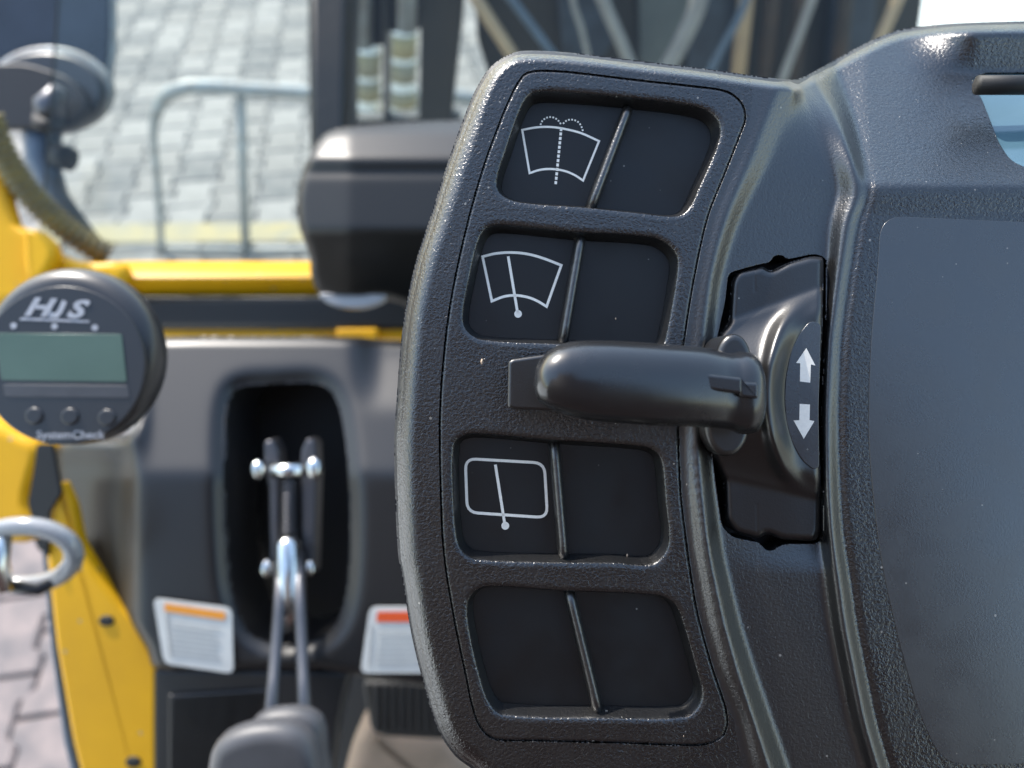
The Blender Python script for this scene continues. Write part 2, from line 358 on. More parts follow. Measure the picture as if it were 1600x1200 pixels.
def body_h(X, Y, sdo):
    y = Y
    S_, B_, C_, F_ = (ip(y, YS, v) for v in (Sx, Bx, Cx, Fx)); B_ = B_ + 4*sst(Y, 600, 860); C_ = C_ + 8*sst(Y, 600, 860)
    top = np.clip((290-y), 0, 400)                      # distance above the hood crease
    slope = 1/6*1.05
    hood = -top*slope                                   # facet leaning back under the windscreen
    hR = np.where(y < 303, -.75+hood, np.where(y < 333, -.75-(y-303)/30*.65, -1.4+0*y))
    # brow over the display
    brow = 14.5*sst(X, 1405, 1530)*np.where(y < 52, 1, np.clip(1-(y-52)/62, 0, 1))*(1-sst(-y, -40, -20)*.25)
    hR = hR + brow
    floorB = -2.8 + 0*y; floorE = -5.2 + 2.3*sst(Y, 840, 900) + 0*y
    tt = sst(-y, -330, -120)                             # 0 below y=330, 1 at top
    # knots right of the bezel seam
    F1 = F_; F2 = np.where(y < 290, ip(y, [40,80,150,260,290], [1385,1355,1352,1362,1372]), F_+60)
    crest1 = (.5+2.5*sst(Y, 560, 860))*(1-tt); hB = crest1
    hC = floorB*(1-tt) + (-3.0)*tt; E_ = F1 - 17 - 16*sst(-Y, -470, -290) - 5*sst(Y, 850, 920)
    hE = floorE*(1-tt) + (-3.2-np.clip(290-y,0,300)*.045)*tt
    hF = (-.9+2.1*sst(Y, 500, 860))*(1-tt) + (-.6+hood*.55)*tt
    h = np.zeros_like(X)
    def seg(xa, ha, xb, hb):
        k = (X >= xa) & (X < xb); t = (X-xa)/np.maximum(xb-xa, 1e-3); h[k] = (ha+(hb-ha)*t)[k]
    z = np.zeros_like(X)
    seg(S_, z, S_+10, z-.1); seg(S_+10, z-.1, B_-5, hB); seg(B_-4, hB, B_+3, hB); seg(B_+3, hB, C_, hC)
    seg(C_, hC, E_, hE); seg(E_, hE, F1-5, hF); seg(F1-5, hF, F1+3, hF)
    G_ = F1+17
    low = y >= 290
    hG = np.where(low, hR-1.3*(1-0*y), 0)
    k = low & (X >= F1+3) & (X < G_); t = (X-F1-3)/14; h[k] = (hF+(hR-1.2-hF)*t)[k]
    k = low & (X >= G_) & (X < G_+8); t = (X-G_)/8; h[k] = (hR-1.2+1.2*t)[k]
    k = low & (X >= G_+8); h[k] = hR[k]
    # above: groove between the two ridges, then the facet
    up = ~low
    mid = (F1+F2)/2; wgap = np.clip((F2-F1)/90, 0.05, 1)
    hm = np.minimum(hF, hR) - 2.6*wgap
    k = up & (X >= F1+3) & (X < mid); t = (X-F1-3)/np.maximum(mid-F1-3, 1); h[k] = (hF+(hm-hF)*t)[k]
    k = up & (X >= mid) & (X < F2); t = (X-mid)/np.maximum(F2-mid, 1); h[k] = (hm+(hR-hm)*t)[k]
    k = up & (X >= F2); h[k] = hR[k]
    h = blur(h, 4.6/max(.5, float(X[0, 1]-X[0, 0])))
    # module plate outline, engraved
    # outer round-over
    rw = 17+15*sst(-X, -800, -725)
    s = np.clip(sdo/rw, 0, 1)
    h = h - 5.5*(1-s)**2.3
    h = h - .35*np.exp(-((sdo-6)/1.6)**2)*sst(-X, -800, -740)
    return h, np.zeros_like(h)
body = patch('body', inset(sil, 3), [seam, slot, lcdh], body_h, 1.45, D0, con, 'grain', wall=(8, 1.0))
tag(body, 'grained black body with raised rim and hooded display end')
def shell_h(X, Y, sdo):
    h, z = body_h(X, Y, sdo); h = blur(h, 3)
    return h - 1.2 - 9*sst(sdo, 6, 40), z
shell = patch('rear_shell', sil, [], shell_h, 2.2, D0, con, 'dark', wall=(20, 1.2))
# ---- switch bezel with four recesses
rec = [cr([(815,163),(832,144),(872,141),(1000,152),(1095,166),(1122,185),(1126,215),(1095,290),(1076,328),(1055,338),(1000,333),(912,324),(812,316),(782,303),(775,282),(790,232)], 4),
       cr([(747,374),(762,354),(788,350),(900,361),(1018,369),(1046,382),(1060,404),(1056,450),(1044,515),(1036,540),(1015,548),(960,544),(875,538),(752,531),(728,516),(722,494),(731,440)], 4),
       cr([(708,697),(719,682),(745,677),(862,687),(1005,697),(1027,707),(1036,724),(1042,790),(1047,835),(1042,862),(1020,883),(960,881),(850,880),(742,875),(721,862),(712,838),(707,765)], 4),
       cr([(729,948),(741,925),(764,916),(880,923),(1028,930),(1052,941),(1065,962),(1091,1050),(1099,1082),(1092,1107),(1070,1123),(960,1124),(785,1119),(764,1101),(749,1060),(735,1000)], 4)]
# seam ridge corner tweaks are in the traced points; recess depth 5.4 mm, walls drafted about 10 px
def bez_h(X, Y, sdo):
    h = np.zeros_like(X); e = np.zeros_like(X)
    for r in rec:
        s, _, _ = sdf(r, X, Y); s = s.reshape(X.shape)
        t = np.clip((s-.5)/9., 0, 1)
        e -= 5.4*(t*.86 + .14*sst(t, 0, 1))
        e -= .25*sst(s, -7, 1)
    e = blur(e, .7)
    h -= .5*(1-np.clip(sdo/4, 0, 1))**2
    return h, e
bez = patch('switch_bezel', inset(seam, 1.9), [], bez_h, 1.35, D0, con, 'grain', wall=(4, 1.0))
tag(bez, 'inner bezel with four rounded recesses')
def second_material(o, m, f):
    """smoother moulding finish on the faces that f(px, py, z mm) picks"""
    me = o.data; me.materials.append(M[m]); n = len(me.polygons); vc = np.zeros(len(me.vertices)*3); me.vertices.foreach_get('co', vc); vc = vc.reshape(-1, 3)
    vi = np.zeros(n*4, np.int32); me.polygons.foreach_get('vertices', vi) if False else me.loops.foreach_get('vertex_index', vi)
    c = vc[vi.reshape(-1, 4)].mean(1); o0 = ROT.transposed() @ (Vector(con.location)-CAMP); g = c+np.array(o0)
    px = 800+1200*g[:, 0]/-g[:, 2]; py = 600-1200*g[:, 1]/-g[:, 2]
    me.polygons.foreach_set('material_index', f(px, py, c[:, 2]*1000).astype(np.int32)); me.update()
second_material(bez, 'grainf', lambda x, y, z: z < -.7)
second_material(body, 'grainf', lambda x, y, z: (x > np.interp(y, YS, Sx)-4) & (x < ip(y, YS, Fx)+15) & (x > 1040))
ribs = [((984,163),(923,325)), ((909,366),(880,537)), ((866,690),(882,877)), ((889,924),(937,1119))]
for A, B in ribs:
    A = np.array(A, float); B = np.array(B, float); t = (B-A)/np.linalg.norm(B-A); n = np.array([-t[1], t[0]])
    prof = [(-9.5,-5.6),(-8.6,-3.4),(-7,-2.0),(-4.5,-1.25),(-1.5,-.95),(1.5,-.95),(4.5,-1.25),(7,-2.0),(8.6,-3.4),(9.5,-5.6)]
    V = []; F = []; ns = 12
    for i in range(ns+1):
        q = i/ns; e = min(q, 1-q)*np.linalg.norm(B-A); dz = -1.4*(1-min(1, e/9.))**2
        c = A+(B-A)*q
        for o_, h_ in prof:
            base = LP(con, *(c), D0+.001); V.append(Vector((base.x+n[0]*o_/6000, base.y-n[1]*o_/6000, LP(con, 800, 600, D0-(h_+dz if h_ > -5 else h_)/1000).z)))
    k = len(prof)
    for i in range(ns):
        for j in range(k-1): F.append([i*k+j, (i+1)*k+j, (i+1)*k+j+1, i*k+j+1])
    F.append(list(range(k))); F.append(list(range(ns*k, ns*k+k))[::-1])
    me = mesh('divider', V, F)
    import bmesh
    bm = bmesh.new(); bm.from_mesh(me); bmesh.ops.recalc_face_normals(bm, faces=bm.faces); bm.to_mesh(me); bm.free()
    link('divider', me, 'grainf', bez)
# ---- blank switch plates
DP = D0 + .0050
def scl(poly, d): c = np.array([800, 600]); return c + (np.asarray(poly)-c)*(D0/d)
blanks = []
names = [('blank beside windscreen washer symbol','printed with windscreen washer symbol'),]
for i, r in enumerate(rec):
    fl = scl(inset(r, 8.2), D0+.0052)
    A, B = ribs[i]; A = scl([A], D0+.003)[0]; B = scl([B], D0+.003)[0]
    for side in (1, -1):
        pl = clip_half(fl, A-(B-A), B+(B-A), side)
        o = prism('switch_blank', pl, DP, .0016, con, 'plate', bev=.00012, bseg=2)
        blanks.append(o)
labs = ['blank printed with the windscreen washer symbol', None, 'blank printed with the front wiper symbol', None, 'blank printed with the rear window wiper symbol', None, None, None]
for o, lb in zip(blanks, labs):
    if lb: o['label'] = lb
def arc3(*p): return [tuple(q) for q in cr(p, 5, False)]
DI = DP - .00005
dash = []
a, b = np.array([877., 200]), np.array([868., 290])
for i in range(13):
    q = i/13; dash.append(([a+(b-a)*q, a+(b-a)*(q+.052)], 4.0))
def dots_on(pts, n, ln=2.6, wd=2.6):
    c = cr(pts, 12, False); L = np.concatenate([[0], np.cumsum(np.linalg.norm(np.diff(c, axis=0), axis=1))]); out = []
    for i in range(n):
        s = L[-1]*(i+.2)/n; e = s+ln; f = lambda v: np.array([np.interp(v, L, c[:, 0]), np.interp(v, L, c[:, 1])])
        out.append(([f(s), f(e)], wd))
    return out
fount = dots_on([(844,196),(848,188),(857,183),(866,184),(873,189),(877,195)], 9) + dots_on([(879,194),(886,188),(895,187),(904,191),(909,199),(911,206)], 9)
top1 = arc3((816,203),(838,199),(862,198.5),(885,202),(908,208),(936,220.5)); bot1 = arc3((911,282),(897,273),(880,266.5),(860,264),(843,265.5),(827.5,270.5))
i1 = stroke_mesh('washer_symbol', [(top1+bot1+[top1[0]], 3.3)] + dash + fount, [], DI, con, blanks[0], 'print')
top2 = arc3((754,401),(775,396),(800,394.5),(825,397),(850,404),(877,414.5)); bot2 = arc3((854,479),(840,470.5),(825,464.5),(805,461.5),(787,463.5),(768.5,470.5))
i2 = stroke_mesh('wiper_symbol', [(top2+bot2+[top2[0]], 4.0), ([(794,400.5),(809,490)], 4.2)], [(809.5,490.5,6)], DI, con, blanks[2], 'print')
rr = [tuple(p) for p in roundpoly([(727,716.5),(850.5,723.5),(855.5,809),(730,800.5)], 17, 5)]
i3 = stroke_mesh('rear_wiper_symbol', [(rr+[rr[0]], 4.4), ([(774,726),(789,821)], 4.4)], [(789.5,821.5,6.2)], DI, con, blanks[4], 'print')
# ---- instrument film
film = prism('instrument_film', roundpoly([(1376,337),(1600,347),(1756,352),(1756,1190),(1474,1196),(1437,1117),(1404,1000),(1379,887),(1367,804),(1357,690),(1358,600),(1363,507),(1372,420)], 60, 8)[0:], D0+.00125, .0012, con, 'film', bev=.0001, bseg=2)
tag(film, 'smooth satin panel film with one rounded corner')
# ---- display window in the hood
sl = 1.05/6
def lcdd(x, y): return D0 - (-.75-(290-y)*sl-1.0)/1000
lcd = prism('display_screen', inset(lcdh, -4), lcdd, .002, con, 'lcd'); tag(lcd, 'display screen coloured with the pale cyan of the reflected sky')
tube('display_slot_dark', [LP(con, 1527, 133, D0+.014), LP(con, 1600, 133, D0+.014), LP(con, 1750, 134, D0+.014)], .0026, con, 'gap')  # dark tube standing in for the shaded open slot above the screen
# ---- direction lever
module_o = roundpoly([(1143,440),(1152,424),(1192,416),(1203,424),(1232,410),(1268,400),(1286,402),(1287,412),(1285,520),(1278,640),(1284,780),(1282,832),(1274,846),(1222,843),(1198,833),(1185,842),(1148,832),(1133,812),(1131,752),(1118,722),(1108,690),(1106,600),(1124,520),(1139,505)], 8, 3)
def mod_h(X, Y, sdo):
    e = np.sqrt(((X-1291)/64)**2 + ((Y-618)/117)**2)
    yt = 508-(X-1130)*.37; yb = 744+(X-1130)*.22
    d = np.minimum(Y-yt, yb-Y)
    face = -2.9 + .6*sst(X, 1150, 1250)
    H = face + .5*sst(d, -3, 3) + 6.8*sst(d, -6, 95)
    s_ = sst(e, 1.0, 1.28)
    h = np.where(d > 0, .9*(1-s_) + H*s_, H) + 2.6*np.exp(-((e-1.42)/.17)**2)*sst(d, -8, 40)
    h = blur(h, 2.0)
    h -= .06*np.exp(-((X-1181-(Y-620)*.01)/1.5)**2)*(np.abs(Y-622) > 165)
    s = np.clip(sdo/11, 0, 1)
    return h - 2.2*(1-np.sqrt(1-(1-s)**2)), np.zeros_like(h)
lev = patch('direction_lever', module_o, [], mod_h, 1.6, D0, con, 'module', wall=(6, 1.2))
tag(lev, 'rocking lever base moulded around a rounded hub')
DA = D0 - .0013
lab = prism('arrow_plate', roundpoly([(1283,505),(1266,501),(1250,520),(1236,550),(1228,590),(1226,625),(1229,660),(1238,692),(1254,720),(1272,734),(1280,730),(1279,640)], 10, 3), DA, .0012, lev, 'film', bev=.00015, bseg=2, root=con)
def arrow(pts): return prism('arrow', pts, DA-.00005, .0001, lab, 'print', root=con)
arrow([(1260,544),(1244,567),(1250.5,567.5),(1250,596),(1266,598),(1267,569.5),(1274,571)])
arrow([(1249.5,631),(1265.5,632),(1265,656.5),(1272.5,658),(1256,685.5),(1240,657),(1249,656.5)])
# handle: lofted superellipse
stn = [(834.5,598,7,28.0,2),(837,597.5,20,28.0,4.5),(843,596,33,27.9,6.5),(855,593,43,27.6,8),(870,592,51.5,27.3,9),(889,592,57.5,26.8,9.6),(915,594,62,26,9.8),(950,596,64,25,9.8),(1000,599,64.5,23.5,9.6),(1047,602,64,22,9.4),(1090,604.5,62.5,20.4,9.2),(1120,608,61,19.2,8.8),(1136,611,59.5,18.3,8.4),(1146,612.5,61,17.8,9),(1154,613.5,64.5,17.4,9.7),(1168,614.5,64,16.8,9.6),(1176,616,60,16.2,9),(1181,617,50,15.8,7.8),(1184,617.5,38,15.6,6.5),(1184.6,617.6,2,15.5,1)]
V = []; F = []; K = 40
for x, yc, ry, hc, rz in stn:
    d = D0-hc/1000; c = LP(con, x, yc, d)
    for k in range(K):
        a = 2*math.pi*k/K; ca, sa = math.cos(a), math.sin(a); p = 2/2.35
        uy = math.copysign(abs(ca)**p, ca)*ry/1200*d; uz = math.copysign(abs(sa)**p, sa)*rz/1000
        V.append(Vector((c.x, c.y+uy, c.z+uz)))
for i in range(len(stn)-1):
    for k in range(K):
        j = (k+1) % K; F.append([i*K+k, i*K+j, (i+1)*K+j, (i+1)*K+k])
F.append(list(range(K))[::-1]); F.append(list(range((len(stn)-1)*K, len(stn)*K)))
me = mesh('handle', V, F); bm = bmesh.new(); bm.from_mesh(me); bmesh.ops.recalc_face_normals(bm, faces=bm.faces); bm.to_mesh(me); bm.free()
hd = link('handle', me, 'knob', lev); tag(hd, 'thick rounded paddle handle pointing left')
prism('handle_tab', roundpoly([(794,566),(800,561),(855,553),(900,553),(900,645),(860,642),(803,640),(793,636)], 6, 3), D0-.0145, .006, lev, 'module', bev=.0008, root=con)
def rbar(name, poly, hh, th=.004): return prism(name, roundpoly(poly, 6, 3), D0-hh/1000, th, lev, 'knob', bev=.0007, root=con)
rbar('handle_rib', [(1085,585),(1092,582),(1150,589),(1160,590),(1160,616),(1150,615),(1092,607),(1085,601)], 29.4, .006)
rbar('handle_rib', [(1155,589),(1160,596),(1186,598),(1186,624),(1158,621),(1154,612)], 28.7, .006)
# hub: rounded disc seen behind the handle
hub = []
def hubdisc(name, cx, cy, rx, ry, h0, th):
    pts = [(cx+rx*math.cos(a*math.pi/24), cy+ry*math.sin(a*math.pi/24)) for a in range(48)]
    return prism(name, pts, D0-h0/1000, th, lev, 'module', bev=.0016, bseg=5, root=con)
hubdisc('hub', 1148, 566, 29, 45, 15.5, .016)
hubdisc('hub', 1137, 664, 36, 50, 7.5, .010)
# engraved-looking frame round the lever slot: a slim proud plate edge
for pts in ([(1127,452),(1135,421),(1150,412),(1222,396),(1289,377),(1296,380)], [(1122,815),(1127,848),(1136,855),(1180,859),(1295,869)]):
    ds = [D0+.0040+(x-1127)*.000008 for x, _ in pts]
    tube('plate_seam', [LP(con, x, y, d) for (x, y), d in zip(pts, ds)], .00022, con, 'gap', seg=6)
# crumbs
for x, y, h, s in [(753,565,.1,5),(962,498,-5,2.2),(980,868,-5,3.5),(1225,1017,-3.5,2.6),(1068,1150,.05,1.6)]:
    c = LP(con, x, y, D0-h/1000-.0002); a = random.random()*3; V = []
    for k in range(6): V.append(c+Vector((math.cos(k*1.047)*s*.45/6000, math.sin(k*1.047)*s/6000, random.random()*.0002)))
    V.append(c+Vector((0, 0, .0004)))
    o = link('crumb', mesh('crumb', V, [[k, (k+1) % 6, 6] for k in range(6)]+[[5,4,3,2,1,0]]), 'chip', None, smooth=False)
    o.location = con.location; o.rotation_euler = CAMROT
    on = {753:'tiny pale sliver stuck above the direction lever tip, left of centre on the bezel', 962:'tiny tan speck on the blank beside the front wiper symbol', 980:'orange-tan crumb at the bottom of the blank right of the rear wiper symbol', 1225:'pale crumb on the smooth slope at lower right of the console',1068:'tiny pale crumb near the bottom right corner of the bezel'}[x]
    tag(o, on, 'crumb', 'crumbs of dirt on the console')
#PART3
# ================================================================== GAUGE
DG = .345
ga = frame('round_gauge', 112, 556, DG, 'round charcoal digital gauge with HJS logo, green screen and three buttons', 'gauge')
def ell(cx, cy, rx, ry, n=48, a0=0, a1=2*math.pi): return [(cx+rx*math.cos(a0+(a1-a0)*k/n), cy+ry*math.sin(a0+(a1-a0)*k/n)) for k in range(n)]
case = prism('case', ell(98, 556, 142, 142, 64), DG, .014, ga, 'gauge', bev=.010, bseg=8)
prism('face_plate', ell(98, 571, 129, 124, 64), DG-.0004, .002, ga, 'gauge', bev=.0006)
prism('screen', roundpoly([(-8,520),(190,522),(198,597),(2,594)], 4, 2), DG-.0008, .002, ga, 'glcd', bev=.0002)
prism('screen_sill', roundpoly([(4,600),(200,602),(204,622),(8,620)], 4, 2), DG-.0007, .001, ga, 'greyrub', bev=.0003)
def text(body_, px, py, hpx, d, root, m, shear=0., bold=0., rot=0., name='lettering', sx=1.):
    c = bpy.data.curves.new(name, 'FONT'); c.body = body_; c.size = 1; c.shear = shear; c.offset = bold; c.extrude = .02
    c.align_x = 'CENTER'; c.align_y = 'CENTER'; c.resolution_u = 3
    t = bpy.data.objects.new('t', c); COL.objects.link(t); bpy.context.view_layer.update()
    me = bpy.data.meshes.new_from_object(t.evaluated_get(bpy.context.evaluated_depsgraph_get())); bpy.data.objects.remove(t); bpy.data.curves.remove(c)
    s = hpx/1200*d/.7; me.transform(Matrix.Translation(LP(root, px, py, d)) @ Matrix.Rotation(R(rot), 4, 'Z') @ Matrix.Diagonal((s*sx, s, s, 1)))
    me.name = name
    return link(name, me, m, root, smooth=False)
for ch_, x_ in (('H', 57), ('S', 116)): text(ch_, x_, 482.5+(x_-85)*.05, 27, DG-.0006, ga, 'gprint', shear=.4, bold=.04, name='logo_letter', sx=1.35, rot=-3)
stroke_mesh('logo_letter', [([(101,470),(94,486),(88,493),(79,492.5),(75,485)], 8)], [], DG-.0006, ga, ga, 'gprint')
prism('logo_underline', [(33,496),(140,501),(138,504),(30,500)], DG-.0006, .0003, ga, 'gprint')
for x, y in ((21,509),(85,510),(148,512)): prism('indicator_mark', ell(x, y, 5, 5, 12), DG-.0006, .0003, ga, 'gprint')
for x, y in ((52,650),(108,651),(166,653)):
    prism('button', ell(x, y, 15, 14, 24), DG-.0014, .003, ga, 'gauge', bev=.0012, bseg=4)
text('SystemCheck', 110, 680, 13, DG-.0006, ga, 'gprint', bold=.01, name='maker_lettering', sx=1.05)
# ================================================================== CAB FRAME (yellow)
fr_ = frame('windscreen_frame', 300, 430, .8, 'yellow painted windscreen frame with black rubber sill above the steering column cover', 'frame')
def bar(name, y0, y1, x0, x1, d, th, parent, m, bev, d2=None): return prism(name, [(x0,y0),(x1,y0),(x1,y1),(x0,y1)], d, th, parent, m, bev=bev, bseg=6)
V = []; F = []
prof = [(408,.815),(411,.8),(418,.786),(429,.776),(433,.774),(436,.775),(462,.797),(464,.80),(464,.83)]
for x in (120, 1100):
    for y, d in prof: V.append(LP(fr_, x, y, d))
k = len(prof)
F = [[j, j+1, k+j+1, k+j] for j in range(k-1)]+[list(range(k))[::-1], list(range(k, 2*k)), [0, k, 2*k-1, k-1]]
link('bottom_rail', mesh('bottom_rail', V, F), 'yellow', fr_, smooth=False)
bar('rubber_seal', 464, 514, 100, 1100, .78, .05, fr_, 'rubber', .006)
bar('lower_strip', 512, 530, 100, 1100, .79, .05, fr_, 'yellow', .003)
prism('bracket', roundpoly([(523,513),(590,513),(586,533),(566,538),(550,533),(530,538)], 5), .775, .02, fr_, 'yellow', bev=.003)
prism('corner_gusset', cr([(-90,215),(-20,232),(2,268),(20,345),(40,357),(62,372),(90,396),(130,408),(190,412),(190,446),(120,455),(30,470),(-60,470)], 3), .76, .014, fr_, 'yellow', bev=.009, bseg=5)
prism('corner_gusset', cr([(36,360),(50,357),(66,366),(84,392),(60,440),(42,440)], 4), .742, .014, fr_, 'yellow', bev=.006, bseg=5)
prism('side_post', [(484,-260),(546,-260),(540,60),(536,250),(520,330),(488,330),(486,120)], .82, .05, fr_, 'mast', bev=.006)
prism('windscreen_glass', [(100,-160),(1650,-160),(1650,409),(60,409)], .83, .005, fr_, 'glass')
body2 = frame('side_bodywork', 60, 900, .6, 'yellow painted steel bodywork beside the steering column, with dark bolts', 'bodywork')
prism('side_panel', cr([(-90,640),(-20,655),(20,676),(58,700),(52,740),(42,785),(56,812),(50,845),(-10,850),(-90,850)], 3), .6, .04, body2, 'yellow', bev=.008, bseg=4)
prism('inner_panel', roundpoly([(50,690),(100,690),(112,780),(108,880),(60,860),(36,800)], 8), .66, .03, body2, 'dark')
prism('side_panel', roundpoly([(92,750),(110,790),(122,850),(152,900),(190,950),(218,975),(228,1003),(246,1032),(246,1330),(155,1330),(112,1160),(86,1010),(70,860),(80,790)], 10, 4), .56, .012, body2, 'yellow', bev=.004, bseg=4)
prism('gap_shade_plate', roundpoly([(58,694),(80,694),(94,770),(76,800),(72,872),(52,820),(44,785),(52,740)], 5), .556, .004, body2, 'rubber')  # dark sheet standing in for the shaded gap between the panels
prism('edge_trim', [(70,860),(86,1010),(112,1160),(155,1330),(140,1330),(98,1160),(78,1010),(66,880)], .566, .02, body2, 'hoseb', bev=.002)
prism('yellow_gap_strip', roundpoly([(76,690),(100,690),(112,740),(104,748),(88,740)], 4), .64, .02, body2, 'yellow', bev=.002)
for x, y in ((165,971),(207,1192)): prism('bolt', ell(x, y, 13, 9, 16), .5585, .004, body2, 'rubber', bev=.002)
# ================================================================== COLUMN COVER
DC = .55
cc = frame('column_cover', 430, 800, DC, 'grey-black plastic steering column cover with a deep slot for the tilt lever', 'cover')
cov = cr([(240,532),(262,527),(400,526),(560,527),(600,532),(700,534),(760,540),(760,1046),(500,1046),(330,1046),(244,1046),(228,1010),(192,960),(150,908),(122,850),(98,780),(84,722),(96,694),(150,690),(190,688),(215,660),(226,600)], 3)
hole = cr([(372,606),(430,600),(498,600),(524,622),(538,680),(545,760),(545,880),(535,950),(512,990),(470,1008),(420,1006),(385,985),(362,930),(354,860),(350,760),(350,680),(356,630)], 4)
def cov_h(X, Y, sdo):
    h = -np.clip(742-Y, 0, 400)/1200*550*.5            # top leans away
    left = np.clip(212-X, 0, 200)
    h = h - left*.30 - 8*sst(-X, -214, -196)
    lowr = np.where(X < 240, np.clip(700-Y, 0, 100)*.2, 0)
    h = h + 30*sst(-X, -236, -190)*sst(-Y, -745, -640)*.9
    h = h - 14*sst(X, 548, 590)*sst(-Y, -650, -540)     # darker shoulder, upper right
    h = h - 10*sst(X, 545, 575)*sst(Y, 560, 640)*0
    s2, _, _ = sdf(hole, X, Y); s2 = s2.reshape(X.shape)
    h = h - 9*sst(s2, -22, 0)**2
    h = blur(h, 3)
    s = np.clip(sdo/16, 0, 1); h = h - 9*(1-np.sqrt(1-(1-s)**2))
    return h, np.zeros_like(h)
cs = patch('cover_shell', cov, [hole], cov_h, 3., DC, cc, 'cover', wall=(24, 3.2))
prism('slot_well', inset(hole, -30), .66, .01, cc, 'gap', root=cc)
prism('lower_panel', roundpoly([(236,1044),(548,1050),(530,1120),(500,1330),(236,1330)], 10), DC+.01, .02, cc, 'cover', bev=.004)
prism('panel_rib', roundpoly([(262,1086),(420,1076),(420,1084),(274,1094),(274,1320),(262,1320)], 4), DC+.007, .008, cc, 'cover', bev=.002)
def warn(x, hdr, lbl, pts, band, lines, cat='warning label'):
    f = frame('warning_label', pts[0][0], pts[0][1], DC-.004, lbl, cat)
    prism('sticker', roundpoly(pts, 12, 4), DC-.0035, .0006, f, 'label', bev=.0002)
    prism('header_band', band, DC-.0042, .0004, f, hdr)
    for l in lines: prism('text_line', l, DC-.0042, .0003, f, 'tprint')
    return f
def lerp(a, b, t): return (a[0]+(b[0]-a[0])*t, a[1]+(b[1]-a[1])*t)
def lines(q, n, wd):
    out = []
    for i in range(n):
        t = (i+.5)/n; a = lerp(q[0], q[3], t); b = lerp(q[1], q[2], t); e = 1-.25*random.random(); b = lerp(a, b, e)
        out.append([(a[0], a[1]-wd/2), (b[0], b[1]-wd/2), (b[0], b[1]+wd/2), (a[0], a[1]+wd/2)])
    return out
warn(0, 'orange', 'white warning sticker with orange header, left of the tilt lever slot', [(239,934),(362,950),(365,1053),(256,1037)],
     [(257,943),(352,957),(351,969),(257,955)], lines([(266,968),(348,980),(350,1035),(270,1025)], 7, 1.6)+[[(259,958),(261,958),(268,1026),(266,1026)]])
warn(0, 'redp', 'white warning sticker with red header, half hidden behind the console', [(578,948),(700,948),(700,1052),(563,1052)],
     [(590,956),(700,956),(700,972),(588,972)], lines([(590,982),(696,982),(696,1040),(584,1040)], 7, 1.6)+[[(580,976),(582,976),(578,1040),(576,1040)]])
# ---- tilt lever mechanism
DM = .575
tl = frame('tilt_lever', 452, 850, DM, 'steel tilt lever linkage with bright pins and a coil spring inside the cover slot', 'lever')
prism('side_plate', roundpoly([(412,690),(424,686),(434,705),(436,780),(434,900),(422,900),(420,760),(412,730)], 6), DM, .02, tl, 'steel', bev=.002)
prism('side_plate', roundpoly([(470,705),(480,684),(492,690),(494,740),(490,900),(472,900),(470,780)], 6), DM, .02, tl, 'steel', bev=.002)
def ptube(name, pts, r, m, parent=None, seg=14): return tube(name, [LP(parent or tl, x, y, d) for x, y, d in pts], r, parent or tl, m, seg)
ptube('pin', [(425,735,.568),(472,735,.568)], .0055, 'chrome'); 
for x, y, r in ((403,734,.0058),(491,732,.0068),(417,889,.006),(484,888,.005)):
    import mathutils
    bm = bmesh.new(); bmesh.ops.create_uvsphere(bm, u_segments=16, v_segments=10, radius=r); bmesh.ops.scale(bm, vec=(.9,1.25,.8), verts=bm.verts)
    bmesh.ops.translate(bm, vec=LP(tl, x, y, .566), verts=bm.verts); me = bpy.data.meshes.new('pin_head'); bm.to_mesh(me); bm.free(); link('pin_head', me, 'chrome', tl)
sp = []
for i in range(9*10+1):
    a = i/10*2*math.pi; t = i/90; c = LP(tl, 452-1*t, 752+82*t, .57); sp.append(c+Vector((math.cos(a)*.0052, 0, math.sin(a)*.0052)))
tube('spring', sp, .0012, tl, 'steel', seg=6)
ptube('rod', [(451,740,.572),(452,845,.572)], .0018, 'steel')
ptube('damper_rod', [(450,838,.565),(450,848,.563),(452,930,.56),(455,984,.56)], [.005,.009,.009,.0065], 'chrome', seg=20)
ptube('fork_arm', [(440,860,.565),(436,960,.55),(428,1060,.53),(420,1160,.5)], .0042, 'steel'); ptube('fork_arm', [(466,860,.565),(470,960,.55),(474,1060,.53),(478,1160,.5)], .0042, 'steel')
ptube('inner_strut', [(452,1000,.6),(458,1130,.58)], .006, 'tan')
kn = frame('lever_knob', 415, 1160, .43, 'round grey rubber lever knob, the nearer of two at the bottom edge', 'knob')
def knob(f, d, cx, cy, rx, ry): return prism('knob_cap', ell(cx, cy, rx, ry, 48), d, .03, f, 'greyrub', bev=.013, bseg=8)
prism('knob_cap', cr([(318,1215),(330,1170),(365,1147),(420,1138),(460,1145),(485,1170),(498,1215),(498,1330),(318,1330)], 4), .42, .014, kn, 'greyrub', bev=.009, bseg=8)
kn2 = frame('lever_knob', 450, 1150, .47, 'round grey rubber lever knob partly behind the nearer one, under the tilt lever', 'knob')
prism('knob_cap', cr([(382,1150),(400,1124),(440,1114),(480,1118),(500,1136),(506,1180),(506,1300),(382,1300)], 4), .46, .012, kn2, 'greyrub', bev=.009, bseg=8)
